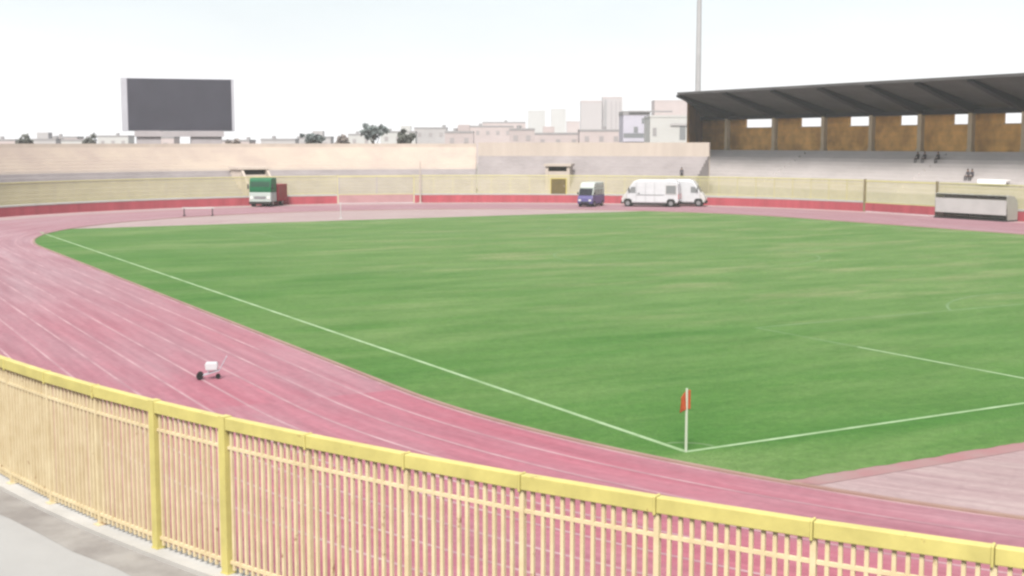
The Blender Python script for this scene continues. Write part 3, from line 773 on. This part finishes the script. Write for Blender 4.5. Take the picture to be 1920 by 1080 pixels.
mb = MB(); mb.box(.95, -W3, .34, 1.14, W3, .617); mb.build('bumper', M['under'], truck, bevel=.03)
mb = MB(); mb.box(-4.5, -W3-.1, .62, -1.2, W3+.1, 2.7); mb.build('cargo_bed', M['redside'], truck, bevel=.04)
mb = MB(); mb.box(-4.4, -.6, .42, .9, .6, .616); mb.build('chassis', M['under'], truck)

# ------------------------------------------------------------------ team shelter on the right
p0, p1 = Vector((87.35, 62.6)), Vector((87.1, 71.6)); d = p1-p0; L = d.length
sh = empty('team_shelter', (*p0, .006), math.atan2(d.y, d.x), 'long pale team shelter with curved clear canopy by the right-hand red wall', 'shelter')
# local x along, +y = towards the pitch, -y = wall side
mb = MB(); mb.box(0, -1.0, 0, L, .9, .14); mb.build('base', M['under'], sh)
prof = [(-.95, .15), (-.97, 1.6), (-.8, 2.15), (-.35, 2.5), (.35, 2.62), (.8, 2.55)]
mb = MB()
for (ya, za), (yb, zb_) in zip(prof[:-1], prof[1:]):
    n_ = Vector((zb_-za, -(yb-ya))).normalized()*.03
    mb.poly([(0.06, ya, za), (L-.06, ya, za), (L-.06, yb, zb_), (0.06, yb, zb_)]); mb.poly([(0.06, ya+n_.x, za+n_.y), (L-.06, ya+n_.x, za+n_.y), (L-.06, yb+n_.x, zb_+n_.y), (0.06, yb+n_.x, zb_+n_.y)])
mb.build('canopy', M['plastic'], sh, smooth=False)
for x in (0.03, L-.03):
    mb = MB(); mb.prism([(y, z) for y, z in prof] + [(.62, 1.2), (.55, .15)], x-.02, x+.02, 'x'); mb.build('side_panel', M['plastic'], sh)
for k in range(5):
    x = .08 + (L-.16)*k/4; mb = MB()
    for (ya, za), (yb, zb_) in zip(prof[:-1], prof[1:]): mb.tube((x, ya+.06, za), (x, yb+.06*(1 if yb < 0 else 0), zb_-.05), .035, .035, 6)
    mb.build('hoop', M['white'], sh)
for k in range(13):
    x = .45 + (L-.9)*k/12; mb = MB(); mb.box(x-.24, -.62, .55, x+.24, -.18, .62); mb.box(x-.24, -.70, .62, x+.24, -.625, 1.15); mb.build('seat', M['seat'], sh, bevel=.02)
mb = MB(); mb.box(.2, -.5, .40, L-.2, -.3, .545); mb.build('seat_beam', M['under'], sh)
mb = MB(); mb.box(.06, .70, .62, L-.06, .78, 2.12); mb.build('front_board', M['whitedim'], sh)
for x in (.1, L/2, L-.1):
    mb = MB(); mb.box(x-.05, .70, .141, x+.05, .78, .618); mb.build('board_foot', M['under'], sh)

# ------------------------------------------------------------------ small things on the arena floor
fl = empty('corner_flag', (0.02, .02, .02), R(0), 'white corner pole with a limp red flag at the nearest pitch corner', 'corner flag')
mb = MB(); mb.tube((0,0,0), (0,0,1.62), .036, .03, 10); mb.build('pole', M['polewhite'], fl)
mb = MB(); nx, nz_ = 8, 8; ax = Vector((-.92, .39, 0))
def fp(i, j):
    u, v = i/nx, j/nz_
    drop = .18*u*u; wv = .07*math.sin(u*5+v*2.2)*u
    q = ax*(.26*u-.10) + Vector((.39, .92, 0))*wv
    return (q.x, q.y, 1.58 - .50*v*(1-.15*u) - drop)
for i in range(nx):
    for j in range(nz_): mb.quad(fp(i,j), fp(i+1,j), fp(i+1,j+1), fp(i,j+1))
o = mb.build('flag_cloth', M['flag'], fl, smooth=True); so = o.modifiers.new('t', 'SOLIDIFY'); so.thickness = .006

lm = empty('line_marker', (-7.55, 16.0, .012), R(200), 'small white and grey line-marking trolley with black wheel on the track', 'trolley')
lm.rotation_euler.z = YAW*-1 + R(188); lm.scale = (.72, .72, .80)
mb = MB(); mb.prism([(-.30, .38), (.22, .38), (.26, .62), (.20, .70), (-.28, .70), (-.33, .6)], -.19, .19, 'y'); mb.build('tank', M['white'], lm, bevel=.03)
mb = MB()
for s in (-.16, .16):
    mb.tube((.52, s, .12), (-.38, s, .36), .022); mb.tube((-.38, s, .36), (-.72, s, .92), .02)
mb.tube((-.72, -.2, .92), (-.72, .2, .92), .024); mb.tube((.1, -.16, .24), (.1, -.16, .4), .02); mb.tube((.1, .16, .24), (.1, .16, .4), .02)
mb.build('frame', M['frame'], lm)
for x, y, r in ((.50, -.17, .15), (.50, .17, .15), (-.32, 0, .11)):
    mb = MB(); mb.tube((x, y-.045, r), (x, y+.045, r), r, r, 18); mb.build('wheel', M['tyre'], lm)

p = ground_px(372, 404); bar = empty('steeplechase_barrier', (*p, .012), R(-25), 'low white barrier with crossed feet on the pale apron of the far bend', 'barrier')
mb = MB(); mb.box(-1.7, -.06, .79, 1.7, .06, .92); mb.build('crossbeam', M['whitedim'], bar)
for x in (-1.5, 1.5):
    mb = MB(); mb.box(x-.05, -.05, .08, x+.05, .05, .787); mb.box(x-.06, -.6, 0, x+.06, .6, .08); mb.build('foot', M['under'], bar)
p = ground_px(639, 409); mk = empty('marker_post', (*p, .012), 0, 'slim white post at the far edge of the grass, before the pink gate', 'post')
mb = MB(); mb.tube((0,0,.06), (0,0,1.7), .045, .04, 10); mb.build('pole', M['whitedim'], mk); mb = MB(); mb.tube((0,0,0), (0,0,.06), .22, .2, 12); mb.build('foot', M['whitedim'], mk)
p, t, ang = on_far_bend(788.5, -.35); fp_ = empty('flagpole', (*p, .006), 0, 'slim pale cream pole at the right end of the pink gate', 'pole')
mb = MB(); mb.tube((0,0,.05), (0,0,5.4), .10, .07, 12); mb.build('shaft', M['beige2'], fp_); mb = MB(); mb.tube((0,0,0), (0,0,.05), .3, .3, 12); mb.build('foot', M['cap'], fp_)
p, t = at_x(1862, 95.0); zz = 1.75 + .46*4
tb = empty('table', (94.9, p.y, 1.75+.46*3), 0, 'long white table on the lower rows of the grandstand beside a seated person', 'table')
mb = MB(); mb.box(-.35, -1.9, .70, .35, 1.9, .76); mb.box(-.37, -1.9, .30, -.355, 1.9, .74); mb.build('tabletop', M['tablewhite'], tb)
for x in (-.3, .3):
    for y in (-1.8, 1.8):
        mb = MB(); mb.box(x-.03, y-.03, 0, x+.03, y+.03, .698); mb.build('leg', M['steel'], tb)

# ------------------------------------------------------------------ people
def person(loc, rz, sit, label, cloth, legs):
    root = empty('person', loc, rz, label, 'person')
    # y = forward; joints (x, y, z, radius)
    if sit:
        hz = .45; J = dict(pel=(0,0,hz+.10,.15), w=(0,-.02,hz+.30,.135), ch=(0,.02,hz+.50,.155), nk=(0,.05,hz+.64,.06), hd=(0,.07,hz+.76,.095), ht=(0,.07,hz+.88,.07))
        for s, k in ((-1,'l'),(1,'r')):
            J.update({k+'h':(s*.10,.04,hz+.07,.095), k+'k':(s*.14,.45,hz+.07,.065), k+'a':(s*.13,.42,.07,.045), k+'t':(s*.13,.58,.04,.04),
                      k+'s':(s*.19,.03,hz+.54,.065), k+'e':(s*.24,.10,hz+.30,.045), k+'w':(s*.15,.32,hz+.18,.034), k+'f':(s*.12,.40,hz+.15,.032)})
    else:
        J = dict(pel=(0,0,.95,.145), w=(0,0,1.12,.125), ch=(0,0,1.34,.15), nk=(0,.01,1.50,.058), hd=(0,.03,1.62,.095), ht=(0,.03,1.73,.07))
        for s, k in ((-1,'l'),(1,'r')):
            J.update({k+'h':(s*.10,0,.90,.09), k+'k':(s*.11,.02,.49,.062), k+'a':(s*.12,-.01,.08,.042), k+'t':(s*.13,.14,.04,.038),
                      k+'s':(s*.19,0,1.40,.062), k+'e':(s*.25,-.02,1.12,.044), k+'w':(s*.26,.07,.88,.033), k+'f':(s*.26,.10,.78,.03)})
    names = list(J); E_ = [('pel','w'),('w','ch'),('ch','nk'),('nk','hd'),('hd','ht')]
    for k in 'lr': E_ += [('pel',k+'h'),(k+'h',k+'k'),(k+'k',k+'a'),(k+'a',k+'t'),('ch',k+'s'),(k+'s',k+'e'),(k+'e',k+'w'),(k+'w',k+'f')]
    me = bpy.data.meshes.new('body'); me.from_pydata([J[n][:3] for n in names], [(names.index(a), names.index(b)) for a, b in E_], [])
    o = bpy.data.objects.new('body', me); COL.objects.link(o)
    sk = o.modifiers.new('skin', 'SKIN'); o.modifiers.new('sub', 'SUBSURF').levels = 1
    for i, n in enumerate(names):
        me.skin_vertices[0].data[i].radius = (J[n][3],)*2; me.skin_vertices[0].data[i].use_root = (n == 'pel')
    dg = bpy.context.evaluated_depsgraph_get(); ev = o.evaluated_get(dg); m2 = bpy.data.meshes.new_from_object(ev)
    bpy.data.objects.remove(o); m2.name = 'body'; m2.materials.clear()
    for q in (M['skin'], cloth, legs): m2.materials.append(q)
    hip = J['pel'][2]; nk = J['nk'][2]
    for f in m2.polygons:
        c = f.center
        arm_low = abs(c.x) > .10 and (Vector(c)-Vector(J[('r' if c.x > 0 else 'l')+'f'][:3])).length < .09
        if c.z > nk-.01 or arm_low: f.material_index = 0
        elif (c.z < hip+.06 and not (sit and abs(c.x) > .19)) if not sit else (c.z < hip+.02 and not abs(c.x) > .2): f.material_index = 2
        else: f.material_index = 1
        f.use_smooth = True
    b = bpy.data.objects.new('body', m2); COL.objects.link(b); b.parent = root
    mb = MB(); hx, hy, hz2, _ = J['hd']
    for i in range(7):
        for j in range(12):
            def sp(i, j):
                t, u = math.pi*.55*i/7, 2*math.pi*j/12
                return (hx+.105*math.sin(t)*math.cos(u), hy-.015+.115*math.sin(t)*math.sin(u), hz2+.03+.125*math.cos(t))
            mb.quad(sp(i,j), sp(i+1,j), sp(i+1,j+1), sp(i,j+1))
    mb.build('hair', M['hair'], root, smooth=True)
    return root
def row_seat(px, row):
    x = XS + .86*row + .5; p, t = at_x(px, x); return (x, p.y, 1.75 + .46*row - .0)
def sit_at(px, row, label, c, l):
    x, y, z = row_seat(px, row)                       # sits on the edge of this row, feet one row lower
    return person((x-.40, y, z-.45), R(90), True, label, c, l)
sit_at(1722, 9, 'person in dark clothes seated high under the grandstand roof, left one of a pair', M['clothdark'], M['clothdark'])
sit_at(1735, 9, 'person in black jacket seated high in the grandstand, middle of the upper three', M['clothdark'], M['clothgrey'])
sit_at(1760, 9, 'person seated alone to the right of the dark pair high in the grandstand', M['clothdark'], M['clothdark'])
sit_at(1817, 5, 'person in grey seated on the lower grandstand rows beside the white table', M['clothgrey'], M['clothgrey'])
sit_at(1825, 5, 'person in dark grey seated nearest the white table in the grandstand', M['clothgrey'], M['clothdark'])
p, t, ang = on_far_bend(1277, 6.55)
person((p.x, p.y, GZ+.45*4), R(ang+90), False, 'person in dark clothes standing on the grey terrace above the white vans', M['clothgrey'], M['clothdark'])

# ------------------------------------------------------------------ trees behind the far terrace
def tree(px, d, ytop, wpx, hpx, leaf, label, n=900):
    p = at_depth(px, d); top = zof(ytop, d); w = wpx*d/F/2; h = max(hpx*d/F/2, 1.0)*1.25
    root = empty('tree', (p.x, p.y, GZ), 0, label, 'tree', 'trees behind the far terrace'); zc = top - h - GZ
    rng = random.Random(int(px*7+d)); mb = MB(); mb.tube((0,0,0), (.1,.05,zc*.6), .28, .2, 8); mb.tube((.1,.05,zc*.6), (0,.1,zc+h*.3), .2, .07, 8)
    for k in range(6):
        a = k*1.05; mb.tube((.07,.05,zc*(.55+.06*k)), (math.cos(a)*w*.7, math.sin(a)*w*.7, zc + h*rng.uniform(-.3,.5)), .09, .03, 6)
    mb.build('trunk', M['bark'], root)
    mb = MB(); cl = [(rng.gauss(0,.42)*w, rng.gauss(0,.42)*w, zc + rng.gauss(0,.40)*h, rng.uniform(.25,.5)) for _ in range(26)]
    for _ in range(n):
        cx, cy, cz, cr = rng.choice(cl); q = Vector((rng.gauss(0,1), rng.gauss(0,1), rng.gauss(0,.8))); q = q.normalized()*cr*min(w,h)*rng.random()**.4
        c = Vector((cx,cy,cz))+q; u = Vector((rng.gauss(0,1), rng.gauss(0,1), rng.gauss(0,1))).normalized(); v = u.orthogonal().normalized(); s = rng.uniform(.16,.34)
        mb.quad(c-u*s-v*s*.6, c+u*s-v*s*.6, c+u*s+v*s*.6, c-u*s+v*s*.6)
    mb.build('crown', leaf, root)
tree(53, 215, 256, 26, 26, M['leafdark'], 'small dark round tree top over the terrace, farthest left of the row')
tree(172, 220, 258, 38, 24, M['leafdark'], 'low wide dark tree top over the terrace, left of the big screen')
tree(441, 225, 262, 50, 20, M['leafbrown'], 'flat brownish tree top just right of the big screen')
tree(645, 225, 255, 30, 24, M['leafbrown'], 'small brown tree top right of the big screen, alone above the beige rows')
tree(702, 245, 231, 46, 22, M['leafblue'], 'tall blue-green tree top, highest of those between screen and towers', 1400)
tree(760, 228, 247, 46, 24, M['leafdark'], 'broad very dark tree top beside the tall blue-green one', 1400)
tree(590, 240, 249, 30, 20, M['leafblue'], 'pale grey-green tree top above the beige rows, between the brown ones')

# ------------------------------------------------------------------ town behind
def building(name, x0, x1, ytop, d, material, label, cat='building', depth=None, parapet=.5, roof=M['roofgrey'], stair=None):
    a, b = at_depth(x0, d), at_depth(x1, d); v = b-a; w = v.length; h = zof(ytop, d)-GZ
    root = empty(name, (*a.lerp(b, .5), GZ), math.atan2(v.y, v.x), label, cat, None); dp = depth or max(6, w*.7)
    mb = MB(); mb.box(-w/2, 0, 0, w/2, dp, h-parapet); mb.build('walls', material, root)
    mb = MB()
    for q in ((-w/2-.08, -.08, w/2+.08, .25), (-w/2-.08, dp-.25, w/2+.08, dp+.08), (-w/2-.08, .253, -w/2+.25, dp-.253), (w/2-.25, .253, w/2+.08, dp-.253)):
        mb.box(q[0], q[1], h-parapet+.003, q[2], q[3], h)
    mb.build('roof_edge', roof, root)
    if stair:
        sx, sw, sh_ = stair; mb = MB(); mb.box(w*sx-sw/2, dp*.3, h-parapet+.004, w*sx+sw/2, dp*.3+sw, h+sh_); mb.build('stair_head', material, root)
    return root, w, h, dp
def win(root, x0, x1, z0, z1, m_=None, name='window'):
    mb = MB(); mb.box(x0, -.06, z0, x1, .02, z1); f = mb.build(name, m_ or M['window'], root); return f
B = building
r, w, h, dp = B('apartment_tower', 1088, 1127, 190, 900, M['tower'], 'pale pinkish tower block, lower and left one of the adjoining pair', roof=M['mauvehouse'], parapet=1.2)
r, w, h, dp = B('apartment_tower', 1128.5, 1165, 183, 905, M['tower'], 'pale pinkish tower block, taller and right one of the adjoining pair', roof=M['mauvehouse'], parapet=1.2)
mb = MB(); mb.box(-w*.42, -.3, 0, -w*.30, -.003, h-2); mb.build('stair_shaft', M['roofgrey'], r)
for x in (-.05, .18, .38):
    mb = MB(); mb.box(w*x-.5, -.12, 3, w*x+.5, -.003, h-3); mb.build('window_strip', M['towershade'], r)
B('apartment_tower', 990, 1022, 208, 1050, M['palehouse'], 'hazy whitish tower block left of the pinkish pair, leftmost of two', roof=M['palehouse'], parapet=1)
B('apartment_tower', 1033, 1060, 205, 1030, M['palehouse'], 'hazy whitish tower block next to the pinkish pair', roof=M['palehouse'], parapet=1)
B('apartment_tower', 1062, 1086, 228, 800, M['pinkhouse'], 'low pinkish block at the left foot of the tower pair', roof=M['mauvehouse'])
B('apartment_block', 1225, 1305, 189, 620, M['pinkhouse'], 'hazy beige block rising behind the white house, half behind the grandstand roof', roof=M['pinkhouse'])
r, w, h, dp = B('house', 1167, 1216, 209, 300, M['lilac'], 'pale lilac house with a dark balcony, left of the white house', depth=12, parapet=.9)
z = lambda y: zof(y, 300)-GZ
win(r, -w*.5+.1, w*.42, z(263), z(250), M['window'], 'balcony_opening'); win(r, -w*.1, w*.06, z(249), z(238)); win(r, w*.2, w*.36, z(232), z(222))
mb = MB(); mb.box(-w*.5-.1, -1.1, z(264)-.2, w*.45, -.065, z(264)); mb.box(-w*.5-.1, -1.1, z(264), w*.45, -1.0, z(259)); mb.build('balcony', M['lilac'], r)
mb = MB(); mb.box(-w*.3, -.5, h-.3, w*1.35, -.085, h+.05); mb.build('eaves', M['roofgrey'], r)
r, w, h, dp = B('house', 1217, 1316, 217, 262, M['palehouse'], 'white house with two dark windows next to the grandstand end', depth=12, parapet=.4, roof=M['palehouse'])
z = lambda y: zof(y, 262)-GZ; xx = lambda px: -w/2 + w*(px-1217)/99
win(r, xx(1272), xx(1283), z(262), z(237)); win(r, xx(1287), xx(1298), z(247), z(239)); win(r, xx(1222), xx(1229), z(255), z(240), M['roofgrey']); 
mb = MB(); mb.box(xx(1255), -.25, z(236), xx(1312), -.065, z(232)); mb.build('canopy', M['greyhouse'], r)
rows = [
 (835, 888, 246, 330, 'mauvehouse', 'mauve low house with flat roof, left of the two darker ones'), (868, 962, 236, 430, 'pinkhouse', 'long pink block above the flat mauve house'),
 (955, 1002, 241, 320, 'mauvehouse', 'mauve flat-roofed house below the hazy whitish towers'), (1002, 1090, 249, 340, 'pinkhouse', 'long low pink house below the tower pair'),
 (1086, 1167, 243, 330, 'pinkhouse', 'low pink house between tower pair and lilac house'), (778, 838, 239, 420, 'greyhouse', 'grey flat-roofed block right of the dark trees'),
 (715, 780, 246, 400, 'palehouse', 'pale block half hidden by the dark trees'), (905, 985, 229, 560, 'pinkhouse', 'faint stepped pink block left of the whitish towers'),
 (655, 700, 251, 420, 'palehouse', 'pale low block left of the tall blue-green tree'), (560, 622, 256, 380, 'greyhouse', 'grey low house under the pale grey-green tree top'),
 (492, 556, 260, 360, 'greyhouse', 'grey low house midway between big screen and brown tree'), (380, 470, 262, 380, 'pinkhouse', 'low pink house partly behind the right end of the screen'),
 (268, 330, 256, 360, 'pinkhouse', 'low pink house seen under the left half of the screen'), (188, 245, 254, 420, 'palehouse', 'pale house left of the big screen'),
 (96, 150, 256, 400, 'pinkhouse', 'pale pink house between the two dark tree tops on the left'), (66, 110, 260, 340, 'greyhouse', 'grey house right of the small round tree'),
 (-40, 34, 261, 360, 'pinkhouse', 'low pink house at the left edge of the photograph'), (120, 172, 261, 330, 'palehouse', 'whitish shed left of the wide dark tree'),
]
for k, (x0, x1, yt, d, m_, lab) in enumerate(rows):
    r, w, h, dp = B('house', x0, x1, yt, d, M[m_], lab, stair=(random.uniform(-.25, .25), 3.0, 1.6) if k % 3 == 0 else None)
    nwin = max(2, int(w/3.2))
    for j in range(nwin):
        x = -w/2 + w*(j+.5)/nwin
        if j == k % nwin:
            mb = MB(); mb.tube((x+.8, dp*.4, h-.48), (x+.8, dp*.4, h+.75), .55, .55, 10); mb.build('water_tank', M['roofgrey'], r)
        win(r, x-.55, x+.55, h-3.0, h-1.7, M['winpale'])

# ------------------------------------------------------------------ air
mb = MB(); mb.box(-900, -200, -1.5, 1300, 1500, 62)
hz = mb.build('haze', []); hz['kind'] = 'stuff'
hm = bpy.data.materials.new('air'); hm.use_nodes = True; nt = hm.node_tree
for n in list(nt.nodes):
    if n.type == 'BSDF_PRINCIPLED': nt.nodes.remove(n)
pv = nt.nodes.new('ShaderNodeVolumePrincipled'); pv.inputs['Color'].default_value = (.97, .97, 1, 1); pv.inputs['Density'].default_value = .00036; pv.inputs['Anisotropy'].default_value = .2
nt.links.new(pv.outputs[0], nt.nodes['Material Output'].inputs['Volume']); hz.data.materials.append(hm)

# ------------------------------------------------------------------ light, sky, camera
EL, AZ = R(50), R(220)                                        # sun behind the camera; azimuth clockwise from +Y
sd = bpy.data.lights.new('sun', 'SUN'); sd.energy = 2.9; sd.angle = R(22); sd.color = (1, .965, .91)
so = bpy.data.objects.new('sun', sd); COL.objects.link(so)
v = Vector((math.sin(AZ)*math.cos(EL), math.cos(AZ)*math.cos(EL), math.sin(EL))); so.rotation_euler = v.to_track_quat('Z', 'Y').to_euler(); so.location = (0, 0, 80)
wd = bpy.data.worlds.new('World'); sc.world = wd; wd.use_nodes = True; nt = wd.node_tree; N, L = nt.nodes, nt.links
bg = N['Background']; bg.inputs['Strength'].default_value = .13
sky = N.new('ShaderNodeTexSky'); sky.sky_type = 'NISHITA'; sky.sun_disc = False; sky.sun_elevation = EL; sky.sun_rotation = AZ; sky.dust_density = 3.5; sky.air_density = 1.2
tc = N.new('ShaderNodeTexCoord'); mp = N.new('ShaderNodeMapping'); mp.inputs['Scale'].default_value = (1.6, 1.6, 6)
nz = N.new('ShaderNodeTexNoise'); nz.inputs['Scale'].default_value = 1.4; nz.inputs['Detail'].default_value = 6
L.new(tc.outputs['Generated'], mp.inputs['Vector']); L.new(mp.outputs['Vector'], nz.inputs['Vector'])
rp = N.new('ShaderNodeValToRGB'); rp.color_ramp.elements[0].position = .25; rp.color_ramp.elements[1].position = .62
rp.color_ramp.elements[0].color = (.80, .80, .80, 1); rp.color_ramp.elements[1].color = (.97, .97, .97, 1)
L.new(nz.outputs['Fac'], rp.inputs['Fac'])
sx = N.new('ShaderNodeSeparateXYZ'); L.new(tc.outputs['Generated'], sx.inputs[0])
n2 = N.new('ShaderNodeMath'); n2.operation = 'MULTIPLY_ADD'; L.new(nz.outputs['Fac'], n2.inputs[0]); n2.inputs[1].default_value = .10; L.new(sx.outputs['Z'], n2.inputs[2])
veil = N.new('ShaderNodeValToRGB'); e = veil.color_ramp.elements
e[0].position = .06; e[0].color = (.315, .318, .322, 1); e[1].position = .165; e[1].color = (.216, .234, .243, 1)
L.new(n2.outputs[0], veil.inputs['Fac'])
x10 = N.new('ShaderNodeMix'); x10.data_type = 'RGBA'; x10.blend_type = 'MULTIPLY'; x10.inputs[0].default_value = 1; x10.inputs[7].default_value = (10, 10, 10, 1)
L.new(veil.outputs['Color'], x10.inputs[6])
mx = N.new('ShaderNodeMix'); mx.data_type = 'RGBA'; L.new(x10.outputs[2], mx.inputs[7])
L.new(rp.outputs['Color'], mx.inputs[0]); L.new(sky.outputs['Color'], mx.inputs[6]); L.new(mx.outputs[2], bg.inputs['Color'])
cd = bpy.data.cameras.new('camera'); cam = bpy.data.objects.new('camera', cd); COL.objects.link(cam); sc.camera = cam
cam.location = CAM; cam.rotation_euler = (R(90) - math.atan((540-HY)/F), 0, -YAW); cd.sensor_width = 36; cd.lens = F/1920*36; cd.clip_start = .1; cd.clip_end = 9000
sc.view_settings.view_transform = 'Standard'; sc.view_settings.look = 'None'; sc.view_settings.exposure = 1.5; sc.view_settings.gamma = 1
sc.cycles.pixel_filter_type = 'BLACKMAN_HARRIS'; sc.cycles.filter_width = 2.6
sc.cycles.volume_bounces = 1; sc.cycles.use_denoising = True; sc.cycles.max_bounces = 6
